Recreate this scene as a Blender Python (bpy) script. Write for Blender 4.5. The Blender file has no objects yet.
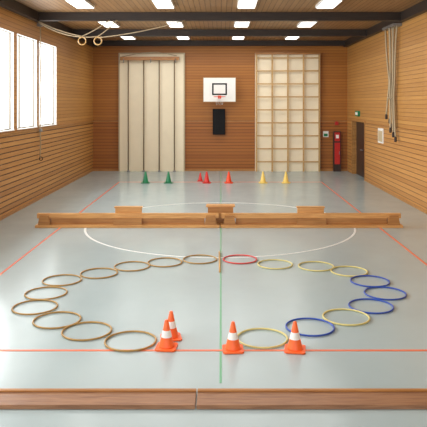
import bpy, bmesh, math, random
from mathutils import Vector, Matrix
random.seed(3)
sc = bpy.context.scene
try:
    sc.view_settings.view_transform = 'Standard'
except Exception: pass

def srgb(r,g,b):
    f=lambda c:(c/255/12.92) if c/255<=0.04045 else ((c/255+0.055)/1.055)**2.4
    return (f(r),f(g),f(b),1)

# ------------------------------------------------------------ materials
def base_mat(name):
    m=bpy.data.materials.new(name); m.use_nodes=True
    nt=m.node_tree; b=nt.nodes['Principled BSDF']
    return m,nt,b
def plain(name,col,rough=0.5,var=0.08,scale=12,metal=0.0,spec=0.5):
    m,nt,b=base_mat(name)
    tc=nt.nodes.new('ShaderNodeTexCoord'); no=nt.nodes.new('ShaderNodeTexNoise')
    no.inputs['Scale'].default_value=scale; no.inputs['Detail'].default_value=4
    nt.links.new(tc.outputs['Object'],no.inputs['Vector'])
    cr=nt.nodes.new('ShaderNodeValToRGB')
    cr.color_ramp.elements[0].position=0.3; cr.color_ramp.elements[1].position=0.7
    cr.color_ramp.elements[0].color=tuple(c*(1-var) for c in col[:3])+(1,)
    cr.color_ramp.elements[1].color=tuple(min(1,c*(1+var)) for c in col[:3])+(1,)
    nt.links.new(no.outputs['Fac'],cr.inputs['Fac']); nt.links.new(cr.outputs['Color'],b.inputs['Base Color'])
    b.inputs['Roughness'].default_value=rough; b.inputs['Metallic'].default_value=metal
    b.inputs['Specular IOR Level'].default_value=spec
    return m
def emit(name,col,strength):
    m,nt,b=base_mat(name)
    b.inputs['Base Color'].default_value=col
    b.inputs['Emission Color'].default_value=col; b.inputs['Emission Strength'].default_value=strength
    return m
def wood_grain(name,c1,c2,stretch=(1,14,14),rough=0.4,scale=2.0):
    m,nt,b=base_mat(name)
    tc=nt.nodes.new('ShaderNodeTexCoord'); mp=nt.nodes.new('ShaderNodeMapping'); mp.inputs['Scale'].default_value=stretch
    no=nt.nodes.new('ShaderNodeTexNoise'); no.inputs['Scale'].default_value=scale; no.inputs['Detail'].default_value=6
    no.inputs['Distortion'].default_value=0.6
    nt.links.new(tc.outputs['Object'],mp.inputs['Vector']); nt.links.new(mp.outputs['Vector'],no.inputs['Vector'])
    cr=nt.nodes.new('ShaderNodeValToRGB'); cr.color_ramp.elements[0].position=0.3; cr.color_ramp.elements[1].position=0.7
    cr.color_ramp.elements[0].color=c1; cr.color_ramp.elements[1].color=c2
    nt.links.new(no.outputs['Fac'],cr.inputs['Fac']); nt.links.new(cr.outputs['Color'],b.inputs['Base Color'])
    b.inputs['Roughness'].default_value=rough
    return m
def boards(name,c1,c2,gap,period,axis='Z',stretch=(0.6,0.6,10),rough=0.45,gapw=0.12):
    """boarded panelling: every board gets its own tone, a dark groove between boards"""
    m,nt,b=base_mat(name); N=nt.nodes; L=nt.links
    tc=N.new('ShaderNodeTexCoord'); sp=N.new('ShaderNodeSeparateXYZ'); L.new(tc.outputs['Object'],sp.inputs[0])
    dv=N.new('ShaderNodeMath'); dv.operation='DIVIDE'; dv.inputs[1].default_value=period; L.new(sp.outputs[axis],dv.inputs[0])
    fl=N.new('ShaderNodeMath'); fl.operation='FLOOR'; L.new(dv.outputs[0],fl.inputs[0])
    fr=N.new('ShaderNodeMath'); fr.operation='FRACT'; L.new(dv.outputs[0],fr.inputs[0])
    wn=N.new('ShaderNodeTexWhiteNoise'); wn.noise_dimensions='1D'; L.new(fl.outputs[0],wn.inputs['W'])
    mp=N.new('ShaderNodeMapping'); mp.inputs['Scale'].default_value=stretch; L.new(tc.outputs['Object'],mp.inputs['Vector'])
    no=N.new('ShaderNodeTexNoise'); no.inputs['Scale'].default_value=1.6; no.inputs['Detail'].default_value=5; L.new(mp.outputs['Vector'],no.inputs['Vector'])
    ad=N.new('ShaderNodeMath'); ad.operation='MULTIPLY_ADD'; ad.inputs[1].default_value=0.45; L.new(wn.outputs['Value'],ad.inputs[0]); 
    mu=N.new('ShaderNodeMath'); mu.operation='MULTIPLY'; mu.inputs[1].default_value=0.6; L.new(no.outputs['Fac'],mu.inputs[0]); L.new(mu.outputs[0],ad.inputs[2])
    mx=N.new('ShaderNodeMix'); mx.data_type='RGBA'; mx.inputs[6].default_value=c1; mx.inputs[7].default_value=c2; L.new(ad.outputs[0],mx.inputs[0])
    lt=N.new('ShaderNodeMath'); lt.operation='LESS_THAN'; lt.inputs[1].default_value=gapw; L.new(fr.outputs[0],lt.inputs[0])
    m2=N.new('ShaderNodeMix'); m2.data_type='RGBA'; m2.inputs[7].default_value=gap; L.new(lt.outputs[0],m2.inputs[0]); L.new(mx.outputs[2],m2.inputs[6])
    L.new(m2.outputs[2],b.inputs['Base Color'])
    iv=N.new('ShaderNodeMath'); iv.operation='SUBTRACT'; iv.inputs[0].default_value=1; L.new(lt.outputs[0],iv.inputs[1])
    bp=N.new('ShaderNodeBump'); bp.inputs['Distance'].default_value=0.01; bp.inputs['Strength'].default_value=0.5
    L.new(iv.outputs[0],bp.inputs['Height']); L.new(bp.outputs[0],b.inputs['Normal'])
    b.inputs['Roughness'].default_value=rough
    return m

M={}
M['up']=boards('wood_boards_upper',srgb(166,114,56),srgb(202,150,82),srgb(142,92,42),0.115)
M['low']=boards('wood_boards_lower',srgb(166,112,54),srgb(206,152,86),srgb(92,58,26),0.13,gapw=0.2)
M['lowr']=boards('wood_boards_lower_right',srgb(166,112,54),srgb(206,152,86),srgb(122,78,38),0.13,gapw=0.16)
M['upb']=boards('wood_boards_end_upper',srgb(152,92,32),srgb(186,122,48),srgb(122,70,22),0.115)
M['lowb']=boards('wood_boards_end_lower',srgb(144,82,30),srgb(174,108,42),srgb(102,56,20),0.13,gapw=0.15)
M['ceil']=boards('wood_ceiling',srgb(132,96,60),srgb(164,124,80),srgb(86,58,34),0.14,axis='X',stretch=(10,.6,.6))
M['dark']=wood_grain('dark_beam_wood',srgb(36,28,24),srgb(52,40,32),rough=0.5)
M['trimw']=wood_grain('trim_wood',srgb(150,102,50),srgb(186,134,74))
M['cream']=plain('cream_panel',srgb(244,232,204),0.5,0.02,3)
M['creamd']=plain('cream_dark',srgb(190,172,138),0.5,0.05)  # deeper cream for panel frames, backboard border and notice sheet
M['white']=plain('white_paint',srgb(238,238,234),0.4,0.02)
M['black']=plain('black_paint',srgb(18,18,20),0.6,0.1,spec=.2)
M['bar']=wood_grain('bar_wood',srgb(182,142,86),srgb(206,168,110))
M['pole']=plain('pole_brown',srgb(118,98,70),0.5,0.1)
M['orange']=plain('cone_orange',srgb(252,108,48),0.42,0.05)
M['coneW']=plain('cone_white_band',srgb(238,236,232),0.35,0.03)
M['red']=plain('red_plastic',srgb(206,40,34),0.4,0.06)
M['redd']=plain('red_steel',srgb(190,38,32),0.4,0.06)
M['redor']=plain('red_orange_plastic',srgb(236,74,34),0.4,0.06)
M['green']=plain('green_plastic',srgb(10,122,78),0.4,0.06)
M['yellow']=plain('yellow_plastic',srgb(240,208,110),0.4,0.06)
M['hoopw']=wood_grain('hoop_wood',srgb(150,114,54),srgb(184,146,80),rough=0.35)
M['hoopy']=plain('hoop_yellow',srgb(208,196,126),0.35,0.05)
M['hoopb']=plain('hoop_blue',srgb(34,74,166),0.3,0.06)
M['hoopr']=plain('hoop_red',srgb(208,54,44),0.3,0.06)
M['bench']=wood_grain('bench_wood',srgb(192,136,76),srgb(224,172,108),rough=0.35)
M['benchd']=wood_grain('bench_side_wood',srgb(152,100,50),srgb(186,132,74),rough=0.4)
M['plank']=wood_grain('plank_wood',srgb(128,90,64),srgb(164,122,90),stretch=(1,10,10),rough=0.4,scale=3)
M['rope']=plain('rope_hemp',srgb(176,158,128),0.8,0.15,60)
M['cable']=plain('dark_cable',srgb(70,58,48),0.6,0.1)
M['lineR']=plain('line_orange_red',srgb(232,120,82),0.35,0.04)
M['lineW']=plain('line_white',srgb(222,228,226),0.35,0.02)
M['lineG']=plain('line_green',srgb(108,176,134),0.35,0.04)
M['lamp']=emit('lamp_diffuser',(1,0.98,0.94,1),2.6)
M['frame']=plain('window_frame_grey',srgb(120,112,100),0.5,0.03)
M['metal']=plain('grey_metal',srgb(150,150,150),0.35,0.05,metal=0.6)
M['door']=wood_grain('door_dark',srgb(44,30,24),srgb(66,44,34),stretch=(10,10,1))
M['rubber']=plain('rubber_cap',srgb(60,50,44),0.8,0.05)

# floor
m,nt,b=base_mat('sports_floor'); N=nt.nodes; L=nt.links
tc=N.new('ShaderNodeTexCoord'); no=N.new('ShaderNodeTexNoise'); no.inputs['Scale'].default_value=0.6; no.inputs['Detail'].default_value=6
L.new(tc.outputs['Object'],no.inputs['Vector'])
cr=N.new('ShaderNodeValToRGB'); cr.color_ramp.elements[0].position=0.35; cr.color_ramp.elements[1].position=0.65
cr.color_ramp.elements[0].color=srgb(165,182,184); cr.color_ramp.elements[1].color=srgb(171,188,190)
L.new(no.outputs['Fac'],cr.inputs['Fac']); L.new(cr.outputs['Color'],b.inputs['Base Color'])
n2=N.new('ShaderNodeTexNoise'); n2.inputs['Scale'].default_value=3; L.new(tc.outputs['Object'],n2.inputs['Vector'])
mr=N.new('ShaderNodeMapRange'); mr.inputs['To Min'].default_value=0.17; mr.inputs['To Max'].default_value=0.27
L.new(n2.outputs['Fac'],mr.inputs['Value']); L.new(mr.outputs[0],b.inputs['Roughness'])
M['floor']=m

# ------------------------------------------------------------ mesh builder
class MB:
    def __init__(s): s.bm=bmesh.new(); s.mats=[]
    def mi(s,k):
        if k not in s.mats: s.mats.append(k)
        return s.mats.index(k)
    def box(s,x0,x1,y0,y1,z0,z1,k,rot=None,bev=0):
        vs=[s.bm.verts.new((x,y,z)) for x in(x0,x1) for y in(y0,y1) for z in(z0,z1)]
        F=[(0,1,3,2),(4,6,7,5),(0,4,5,1),(2,3,7,6),(0,2,6,4),(1,5,7,3)]
        i=s.mi(k); fs=[]
        for f in F:
            fc=s.bm.faces.new([vs[j] for j in f]); fc.material_index=i; fs.append(fc)
        if bev>0:
            es=list({e for f in fs for e in f.edges})
            r=bmesh.ops.bevel(s.bm,geom=es,offset=bev,segments=2,affect='EDGES')
            for f in r['faces']: f.material_index=i
        return s
    def prism(s,poly,y0,y1,k,axis='Y'):
        def P(a,b,t):
            return {'Y':(a,t,b),'Z':(a,b,t),'X':(t,a,b)}[axis]
        A=[s.bm.verts.new(P(a,b,y0)) for a,b in poly]; B=[s.bm.verts.new(P(a,b,y1)) for a,b in poly]
        i=s.mi(k); n=len(poly)
        s.bm.faces.new(A).material_index=i; s.bm.faces.new(B[::-1]).material_index=i
        for j in range(n): s.bm.faces.new([A[j],B[j],B[(j+1)%n],A[(j+1)%n]]).material_index=i
    def lathe(s,prof,c,ks,seg=24,smooth=True):
        rings=[]
        for r,z in prof:
            rings.append([s.bm.verts.new((c[0]+r*math.cos(2*math.pi*j/seg),c[1]+r*math.sin(2*math.pi*j/seg),c[2]+z)) for j in range(seg)])
        for a in range(len(rings)-1):
            k=ks[a] if isinstance(ks,list) else ks; i=s.mi(k)
            for j in range(seg):
                f=s.bm.faces.new([rings[a][j],rings[a][(j+1)%seg],rings[a+1][(j+1)%seg],rings[a+1][j]]); f.material_index=i; f.smooth=smooth
        k0=ks[0] if isinstance(ks,list) else ks; k1=ks[-1] if isinstance(ks,list) else ks
        s.bm.faces.new(rings[0][::-1]).material_index=s.mi(k0)
        s.bm.faces.new(rings[-1]).material_index=s.mi(k1)
    def tube(s,pts,r,k,seg=8,closed=False):
        pts=[Vector(p) for p in pts]; n=len(pts); rings=[]; i=s.mi(k); prev=None
        for a in range(n):
            if closed: t=(pts[(a+1)%n]-pts[a-1])
            else: t=pts[min(a+1,n-1)]-pts[max(a-1,0)]
            t.normalize()
            if prev is None:
                u=t.orthogonal().normalized()
            else:
                u=(prev-t*prev.dot(t)).normalized()
            prev=u; v=t.cross(u)
            rings.append([s.bm.verts.new(pts[a]+u*r*math.cos(2*math.pi*j/seg)+v*r*math.sin(2*math.pi*j/seg)) for j in range(seg)])
        m_=n if closed else n-1
        for a in range(m_):
            A=rings[a];B=rings[(a+1)%n]
            for j in range(seg):
                f=s.bm.faces.new([A[j],A[(j+1)%seg],B[(j+1)%seg],B[j]]); f.material_index=i; f.smooth=True
        if not closed:
            s.bm.faces.new(rings[0][::-1]).material_index=i; s.bm.faces.new(rings[-1]).material_index=i
    def torus(s,c,R,r,k,seg=48,ms=8,axis='Z'):
        i=s.mi(k); rings=[]
        for a in range(seg):
            th=2*math.pi*a/seg; ring=[]
            for j in range(ms):
                ph=2*math.pi*j/ms; rr=R+r*math.cos(ph); h=r*math.sin(ph)
                x,y,z=rr*math.cos(th),rr*math.sin(th),h
                if axis=='Y': x,y,z=x,z,y
                ring.append(s.bm.verts.new((c[0]+x,c[1]+y,c[2]+z)))
            rings.append(ring)
        for a in range(seg):
            A=rings[a];B=rings[(a+1)%seg]
            for j in range(ms):
                f=s.bm.faces.new([A[j],B[j],B[(j+1)%ms],A[(j+1)%ms]]); f.material_index=i; f.smooth=True
    def annulus(s,c,R0,R1,z0,z1,k,seg=96):
        i=s.mi(k)
        V=[[s.bm.verts.new((c[0]+R*math.cos(2*math.pi*j/seg),c[1]+R*math.sin(2*math.pi*j/seg),z)) for j in range(seg)] for R,z in((R0,z0),(R1,z0),(R1,z1),(R0,z1))]
        for a in range(4):
            for j in range(seg):
                s.bm.faces.new([V[a][j],V[a][(j+1)%seg],V[(a+1)%4][(j+1)%seg],V[(a+1)%4][j]]).material_index=i
    def done(s,name,loc=(0,0,0),rotz=0,parent=None):
        bmesh.ops.recalc_face_normals(s.bm,faces=s.bm.faces)
        me=bpy.data.meshes.new(name); s.bm.to_mesh(me); s.bm.free()
        for k in s.mats: me.materials.append(M[k])
        o=bpy.data.objects.new(name,me); sc.collection.objects.link(o); o.location=loc; o.rotation_euler=(0,0,rotz)
        if parent: o.parent=parent
        return o

XL,XR,YB,Y0,ZC,ZW=-5.27,5.20,25.12,-2.0,5.35,2.05
T=0.3
# ------------------------------------------------------------ shell
f=MB(); f.box(XL-T,XR+T,Y0,YB+T,-0.2,0,'floor'); f.done('floor')
c=MB(); c.box(XL-T,XR+T,Y0,YB+T,ZC,ZC+0.2,'ceil'); c.done('ceiling')
w=MB(); w.box(XL,XR,YB,YB+T,0,ZW,'lowb'); w.box(XL,XR,YB,YB+T,ZW,ZC,'upb'); w.done('wall_back')
WZ0,WZ1=2.1,4.6
wins=[(2.2,3.9),(4.2,5.9),(6.2,7.9),(8.2,9.9),(10.2,11.9),(12.1,13.65),(13.85,15.5),(15.75,17.45),(17.65,19.5)]
w=MB()
w.box(XL-T,XL,Y0,YB+T,0,ZW,'low'); w.box(XL-T,XL,Y0,YB+T,ZW,WZ0,'trimw'); w.box(XL-T,XL,Y0,YB+T,WZ1,ZC,'up')
e=Y0
for a,b_ in wins:
    w.box(XL-T,XL,e,a,WZ0,WZ1,'up'); e=b_
w.box(XL-T,XL,e,YB+T,WZ0,WZ1,'up')
w.done('wall_left')
for n,(a,b_) in enumerate(wins):
    q=MB(); x0,x1=XL-0.12,XL-0.07; t=0.03
    q.box(x0,x1,a+.012,a+t,WZ0+.025,WZ1-.012,'frame'); q.box(x0,x1,b_-t,b_-.012,WZ0+.025,WZ1-.012,'frame')
    q.box(x0,x1,a+t,b_-t,WZ0+.025,WZ0+.025+t,'frame'); q.box(x0,x1,a+t,b_-t,WZ1-t,WZ1-.012,'frame')
    if n==7: q.box(x0,x1,a+.45,a+.48,WZ0+t,WZ1-t,'frame')
    # added white reveal lining, blends orange glow on jambs into bright windows; sill board
    q.box(XL-T,XL+.004,a,a+.012,WZ0+.025,WZ1,'white'); q.box(XL-T,XL+.004,b_-.012,b_,WZ0+.025,WZ1,'white')
    q.box(XL-T,XL+.004,a+.012,b_-.012,WZ1-.012,WZ1,'white')
    q.box(XL-T,XL+0.03,a,b_,WZ0,WZ0+0.025,'white')
    q.done('window_%d'%(n+1))
DY0,DY1,DZ=22.0,24.2,2.15
w=MB()
w.box(XR,XR+T,Y0,DY0,0,ZW,'lowr'); w.box(XR,XR+T,DY1,YB+T,0,ZW,'lowr')
w.box(XR,XR+T,Y0,DY0,ZW,ZC,'up'); w.box(XR,XR+T,DY1,YB+T,ZW,ZC,'up'); w.box(XR,XR+T,DY0,DY1,DZ,ZC,'up')
w.done('wall_right')
d=MB()
ym=(DY0+DY1)/2
d.box(XR+0.16,XR+0.22,DY0+.06,ym-.005,0.005,DZ-.06,'door'); d.box(XR+0.16,XR+0.22,ym+.005,DY1-.06,0.005,DZ-.06,'door')
for yy in(ym-.1,ym+.1):
    d.box(XR+.11,XR+.16,yy-.012,yy+.012,1.0,1.04,'metal'); d.box(XR+.10,XR+.12,yy-.06,yy+.06,1.0,1.03,'metal')
d.box(XR-.02,XR+.24,DY0,DY0+.06,0,DZ,'trimw'); d.box(XR-.02,XR+.24,DY1-.06,DY1,0,DZ,'trimw'); d.box(XR-.02,XR+.24,DY0+.06,DY1-.06,DZ-.06,DZ,'trimw')
d.box(XR+.22,XR+.3,DY0,DY1,0,DZ,'door')
d.done('door_1')
for nm,args in (('baseboard_left',(XL,XL+.02,Y0,YB,0,.08)),('baseboard_back',(XL+.02,XR-.02,YB-.02,YB,0,.08)),('baseboard_right',(XR-.02,XR,Y0,DY0,0,.08))):
    q=MB(); q.box(*args,'trimw'); q.done(nm)
q=MB(); q.box(XL,XL+.05,Y0,YB,ZW-.03,ZW+.02,'trimw'); q.done('trim_1')
q=MB(); q.box(XR-.04,XR,Y0,DY0,ZW-.02,ZW+.02,'trimw'); q.done('trim_2')
q=MB(); q.box(XL+.05,-4.25,YB-.03,YB,ZW-.02,ZW+.02,'trimw'); q.box(-1.44,1.36,YB-.03,YB,ZW-.02,ZW+.02,'trimw'); q.box(4.12,XR,YB-.03,YB,ZW-.02,ZW+.02,'trimw'); q.done('trim_3')
for yb in (1.3,5.3,9.25,13.2,17.1,21.1):
    q=MB(); q.box(XL,XR,yb,yb+.22,5.12,ZC,'dark'); q.done('ceiling_beam')
q=MB(); q.box(XL,XR,YB-.25,YB,5.14,ZC,'dark'); q.done('ceiling_beam')
q=MB(); q.box(XL,XL+.16,Y0,YB,5.1,ZC,'dark'); q.done('trim_4')
q=MB(); q.box(XR-.16,XR,Y0,YB,5.1,ZC,'dark'); q.done('trim_5')
for yl in (3.6,7.5,11.4,15.4,19.35,23.2):
    for xl in (-3.55,-1.45,.66,2.72):
        q=MB(); q.box(xl-.24,xl+.24,yl-.62,yl+.62,ZC-.06,ZC,'white'); q.box(xl-.21,xl+.21,yl-.59,yl+.59,ZC-.075,ZC-.06,'lamp'); q.done('ceiling_lamp')

# ------------------------------------------------------------ floor markings
q=MB(); h=0.003
q.box(-3.625,-3.585,-1,21.62,0,h,'lineR'); q.box(3.54,3.58,-1,21.62,0,h,'lineR')
q.box(-3.58,3.54,21.57,21.62,0,h,'lineR'); q.box(XL+.03,XR-.03,6.88,6.92,0,h+.001,'lineR')
q.annulus((-.02,14.08),3.02,3.07,0,h+.0005,'lineW')
q.box(-.016,.008,6.1,24.8,0,h-.001,'lineG')
q.box(-3.58,3.54,14.06,14.10,0,h-.0015,'lineW')
q.done('floor_marking_lines')

# ------------------------------------------------------------ back wall apparatus
q=MB(); q.box(-4.2,-1.48,YB-.09,YB-.031,.0,4.86,'cream')
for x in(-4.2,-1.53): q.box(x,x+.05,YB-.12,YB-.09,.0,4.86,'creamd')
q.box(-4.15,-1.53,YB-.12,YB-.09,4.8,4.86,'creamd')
for x in (-3.78,-3.15,-2.52,-1.9):
    q.tube([(x,YB-.25,.06),(x,YB-.25,4.62)],.024,'pole',10); q.lathe([(.06,0),(.06,.03),(.03,.06)],(x,YB-.25,0.0),'metal',12)
q.box(-4.1,-1.7,YB-.36,YB-.19,4.54,4.68,'benchd')
for x in(-3.95,-2.85,-1.85):
    q.box(x-.03,x+.03,YB-.23,YB-.08,4.62,4.68,'metal'); q.tube([(x,YB-.38,4.6),(x,YB-.42,4.5),(x,YB-.38,4.44)],.015,'metal',6)
q.tube([(-4.03,YB-.33,4.68),(-3.2,YB-.33,4.84),(-2.6,YB-.33,4.87),(-1.8,YB-.33,4.72)],.015,'rope',6)
q.done('climbing_poles_panel')
q=MB(); q.box(1.4,4.07,YB-.09,YB-.031,.0,4.86,'cream')
for x in (1.42,2.06,2.70,3.34,3.98):
    q.box(x,x+.06,YB-.23,YB-.18,.0,4.8,'bar')
for i in range(9):
    z=.4+i*.53
    q.box(1.44,4.02,YB-.22,YB-.19,z-.025,z+.025,'bar')
q.box(1.4,4.07,YB-.25,YB-.16,4.78,4.86,'benchd')
for x in (1.45,2.73,4.0):
    for z in(.6,4.5): q.box(x-.015,x+.015,YB-.19,YB-.08,z,z+.03,'metal')
q.done('lattice_climbing_ladder')
q=MB(); bx0,bx1,bz0,bz1=-.72,.60,2.84,3.83; yf=YB-.5
q.box(bx0,bx1,yf,yf+.03,bz0,bz1,'white',bev=.005)
def rect(x0,x1,z0,z1,t,k):
    q.box(x0,x1,yf-.004,yf,z0,z0+t,k); q.box(x0,x1,yf-.004,yf,z1-t,z1,k); q.box(x0,x0+t,yf-.004,yf,z0+t,z1-t,k); q.box(x1-t,x1,yf-.004,yf,z0+t,z1-t,k)
rect(-.36,.24,3.12,3.6,.06,'black'); rect(bx0,bx1,bz0,bz1,.02,'creamd')
q.box(-.12,.0,yf-.1,yf,2.98,3.1,'redor')
q.torus((-.06,yf-.32,3.05),.225,.014,'redor',32,6)
for j in range(12):
    a=2*math.pi*j/12; a2=a+.3
    cx,cy=-.06,yf-.32
    q.tube([(cx+.225*math.cos(a),cy+.225*math.sin(a),3.04),(cx+.15*math.cos(a2),cy+.15*math.sin(a2),2.85),(cx+.12*math.cos(a),cy+.12*math.sin(a),2.72)],.003,'white',4)
for x in(-.5,.38):
    q.tube([(x,yf+.03,3.6),(x,YB-.005,3.6)],.025,'metal',8); q.tube([(x,yf+.03,3.0),(x,YB-.005,3.3)],.02,'metal',8)
q.done('basketball_hoop')
q=MB(); q.box(-.34,.17,YB-.17,YB-.032,1.5,2.56,'black',bev=.01); q.box(-.3,.13,YB-.18,YB-.17,1.54,2.1,'black'); q.box(-.3,.13,YB-.18,YB-.17,2.14,2.52,'black'); q.done('wall_speaker')
q=MB(); q.box(4.6,4.9,YB-.2,YB-.031,.0,1.64,'door'); q.box(4.64,4.86,YB-.22,YB-.2,.3,1.18,'redd'); q.box(4.64,4.86,YB-.22,YB-.2,1.24,1.6,'redd')
q.box(4.69,4.81,YB-.225,YB-.22,1.36,1.5,'white'); q.box(4.82,4.84,YB-.24,YB-.22,.7,.82,'metal'); q.done('fire_hose_cabinet')
q=MB(); q.box(4.2,4.42,YB-.03,YB,1.4,1.64,'white'); q.box(4.23,4.39,YB-.034,YB-.03,1.43,1.54,'green'); q.done('safety_sign')
q=MB(); q.box(4.68,4.82,YB-.09,YB-.031,1.9,2.02,'redd'); q.lathe([(.03,0),(.03,.03)],(4.75,YB-.06,2.02),'redd',12); q.done('alarm_box')
q=MB(); q.box(XR-.03,XR,19.5,20.1,1.5,1.98,'white'); q.box(XR-.034,XR-.03,19.55,20.05,1.55,1.9,'creamd'); q.done('notice_board')
q=MB(); q.box(XR-.08,XR,22.8,23.3,2.3,2.5,'green'); q.box(XR-.084,XR-.08,22.86,23.24,2.35,2.45,'white'); q.done('exit_sign')

# ------------------------------------------------------------ ropes and rings
q=MB()
for j in range(6):
    off=random.uniform(-.01,.02)
    pts=[]
    ztop=5.05; zend=1.8+.13*j
    for i in range(22):
        t=i/21; z=ztop-(ztop-zend)*t
        spread=abs(t-.62)*.35+.06
        yy=18.1+(j-2.5)*.28*spread*2.2+.03*math.sin(t*9+j)
        xx=XR-.1-.07*(j%3)*(.5+spread)+off
        pts.append((xx,yy,z))
    q.tube(pts,.026,'rope',6)
    q.lathe([(.03,0),(.04,.03),(.04,.12),(.022,.16)],(pts[-1][0],pts[-1][1],pts[-1][2]-.14),'rubber',10)
q.torus((XR-.15,18.1,2.95),.1,.022,'rope',20,6)
q.box(XR-.26,XR-.005,17.5,18.7,5.02,5.09,'metal')
q.done('climbing_ropes')
q=MB()
pts=[(XL+.07+.008*math.sin(i),17.55,5.03-.165*i) for i in range(24)]
q.tube(pts,.018,'rope',6)
q.torus((XL+.09,17.55,1.2),.05,.012,'cable',14,6,axis='Y')
q.box(XL+.052,XL+.12,17.49,17.61,1.98,2.06,'metal'); q.box(XL,XL+.12,17.45,17.65,5.0,5.09,'metal')
q.done('hanging_pulley_rope')
def sag(a,b_,d,n=14):
    a=Vector(a);b_=Vector(b_); return [a.lerp(b_,i/n)-Vector((0,0,d*4*(i/n)*(1-i/n))) for i in range(n+1)]
q=MB()
q.tube(sag((XL+.17,17.0,5.08),(-3.87,17,4.66),.05),.014,'rope',6)
q.tube(sag((XL+.17,17.0,5.05),(-3.43,17,4.66),.16),.014,'rope',6)
q.tube(sag((-3.87,17,4.66),(-3.1,17.0,5.11),.03),.014,'rope',6)
q.tube(sag((-3.43,17,4.66),(-2.9,17.0,5.11),.03),.014,'rope',6)
q.tube(sag((-3.43,17,4.62),(-1.0,17.05,5.11),.06),.014,'rope',6)
q.torus((-3.87,17,4.53),.105,.016,'bar',28,8,axis='Y'); q.torus((-3.43,17,4.53),.105,.016,'bar',28,8,axis='Y')
q.done('gymnastic_rings')

# ------------------------------------------------------------ upside-down benches
def bench(name,x0,x1,y):
    q=MB(); w=.26
    q.box(x0,x1,y,y+w,0,.06,'bench',bev=.006)
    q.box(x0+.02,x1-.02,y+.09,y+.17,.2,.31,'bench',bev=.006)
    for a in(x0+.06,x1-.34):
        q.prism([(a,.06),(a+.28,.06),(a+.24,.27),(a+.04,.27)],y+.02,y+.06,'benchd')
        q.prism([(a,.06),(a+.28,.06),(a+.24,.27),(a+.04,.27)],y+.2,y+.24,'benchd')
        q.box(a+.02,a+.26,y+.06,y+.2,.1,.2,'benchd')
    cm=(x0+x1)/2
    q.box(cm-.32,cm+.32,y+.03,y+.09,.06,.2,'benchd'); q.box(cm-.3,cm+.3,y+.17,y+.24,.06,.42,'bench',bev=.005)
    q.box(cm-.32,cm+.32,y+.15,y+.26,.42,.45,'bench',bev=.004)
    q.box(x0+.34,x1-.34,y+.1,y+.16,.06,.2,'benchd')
    return q.done(name)
bench('gym_bench',-4.17,-.03,13.66)
bench('gym_bench',-.01,4.08,13.66)
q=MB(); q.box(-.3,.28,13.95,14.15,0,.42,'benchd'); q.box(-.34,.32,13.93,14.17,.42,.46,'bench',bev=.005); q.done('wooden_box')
def plank(x0,x1):
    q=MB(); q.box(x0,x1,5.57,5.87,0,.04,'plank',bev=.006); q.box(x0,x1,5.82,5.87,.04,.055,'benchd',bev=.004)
    q.done('wooden_plank')
plank(-3.5,-.235); plank(-.225,3.5)

q=MB(); q.tube([(-.02,10.05,.02),(-.03,11.4,.02)],.016,'bar',10); q.done('gymnastic_stick')

# ------------------------------------------------------------ hoops
H=[(-1.06,7.146,'hoopw'),(-1.64,7.459,'hoopw'),(-2.106,7.835,'hoopw'),(-2.541,8.332,'hoopw'),(-2.565,8.942,'hoopw'),(-2.501,9.596,'hoopw'),
(-1.998,9.988,'hoopw'),(-1.520,10.415,'hoopw'),(-.980,10.675,'hoopw'),(-.375,10.879,'hoopw'),(.339,10.879,'hoopr'),(.933,10.543,'hoopy'),
(1.622,10.415,'hoopy'),(2.121,10.107,'hoopy'),(2.331,9.542,'hoopb'),(2.404,8.935,'hoopb'),(2.059,8.373,'hoopb'),(1.628,7.944,'hoopy'),
(1.108,7.591,'hoopb'),(.49,7.235,'hoopy')]
for x,y,k in H:
    q=MB(); q.torus((0,0,.012),.296,.012,k,56,8); q.done('hula_hoop',(x,y,.003))

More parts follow.
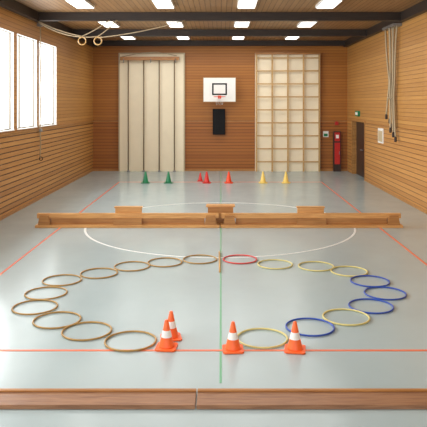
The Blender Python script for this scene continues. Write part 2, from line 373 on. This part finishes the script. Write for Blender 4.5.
# ------------------------------------------------------------ cones
def cone(x,y,k,h,band=True,rot=0.0):
    q=MB(); s=h/.32; b=.118*s
    q.prism([(-b,-b*.8),(-b*.8,-b),(b*.8,-b),(b,-b*.8),(b,b*.8),(b*.8,b),(-b*.8,b),(-b,b*.8)],0,.018*s,k,axis='Z')
    if band:
        prof=[(.09,.018),(.085,.03),(.062,.13),(.043,.205),(.02,.312),(.014,.32)]; ks=[k,k,'coneW',k,k]
    else:
        prof=[(.085,.018),(.08,.03),(.02,.312),(.012,.32)]; ks=[k]*3
    q.lathe([(r*s,z*s) for r,z in prof],(0,0,0),ks,28)
    q.done('traffic_cone',(x,y,.004),rot)
cone(-.593,7.26,'orange',.32,rot=.2); cone(-.622,6.97,'orange',.32,rot=-.1); cone(.136,6.91,'orange',.32,rot=.05); cone(.838,6.91,'orange',.32,rot=-.15)
for x,k in((-2.64,'green'),(-1.84,'green'),(-.5,'red'),(.27,'redor'),(1.47,'yellow'),(2.27,'yellow')):
    cone(x,21.35,k,.4,False)
cone(-.74,21.85,'red',.3,False)

# ------------------------------------------------------------ light
wd=bpy.data.worlds.new('World'); sc.world=wd; wd.use_nodes=True
bg=wd.node_tree.nodes['Background']; bg.inputs['Color'].default_value=(.97,.99,1,1); bg.inputs['Strength'].default_value=2.1
def area(name,loc,rot,sx,sy,p,col=(1,1,1)):
    l=bpy.data.lights.new(name,'AREA'); l.shape='RECTANGLE'; l.size=sx; l.size_y=sy; l.energy=p; l.color=col
    o=bpy.data.objects.new(name,l); sc.collection.objects.link(o); o.location=loc; o.rotation_euler=rot; return o
area('window_daylight',(XL-1.2,10.5,3.6),(0,math.radians(-90),0),2.6,18,1500,(.98,.99,1))
for yl in(7.5,15.4,19.35,23.2):
    area('lamp_light',(-.4,yl,ZC-.3),(0,0,0),7,1.2,100,(1,.98,.94))

# ------------------------------------------------------------ camera
cd=bpy.data.cameras.new('camera'); cam=bpy.data.objects.new('camera',cd); sc.collection.objects.link(cam)
cam.location=(0,0,2.8); cam.rotation_euler=(math.radians(90),0,0)
cd.sensor_width=36; cd.lens=36*610/427; cd.shift_x=-7.5/427; cd.shift_y=-110.5/427
cd.clip_end=200
sc.camera=cam
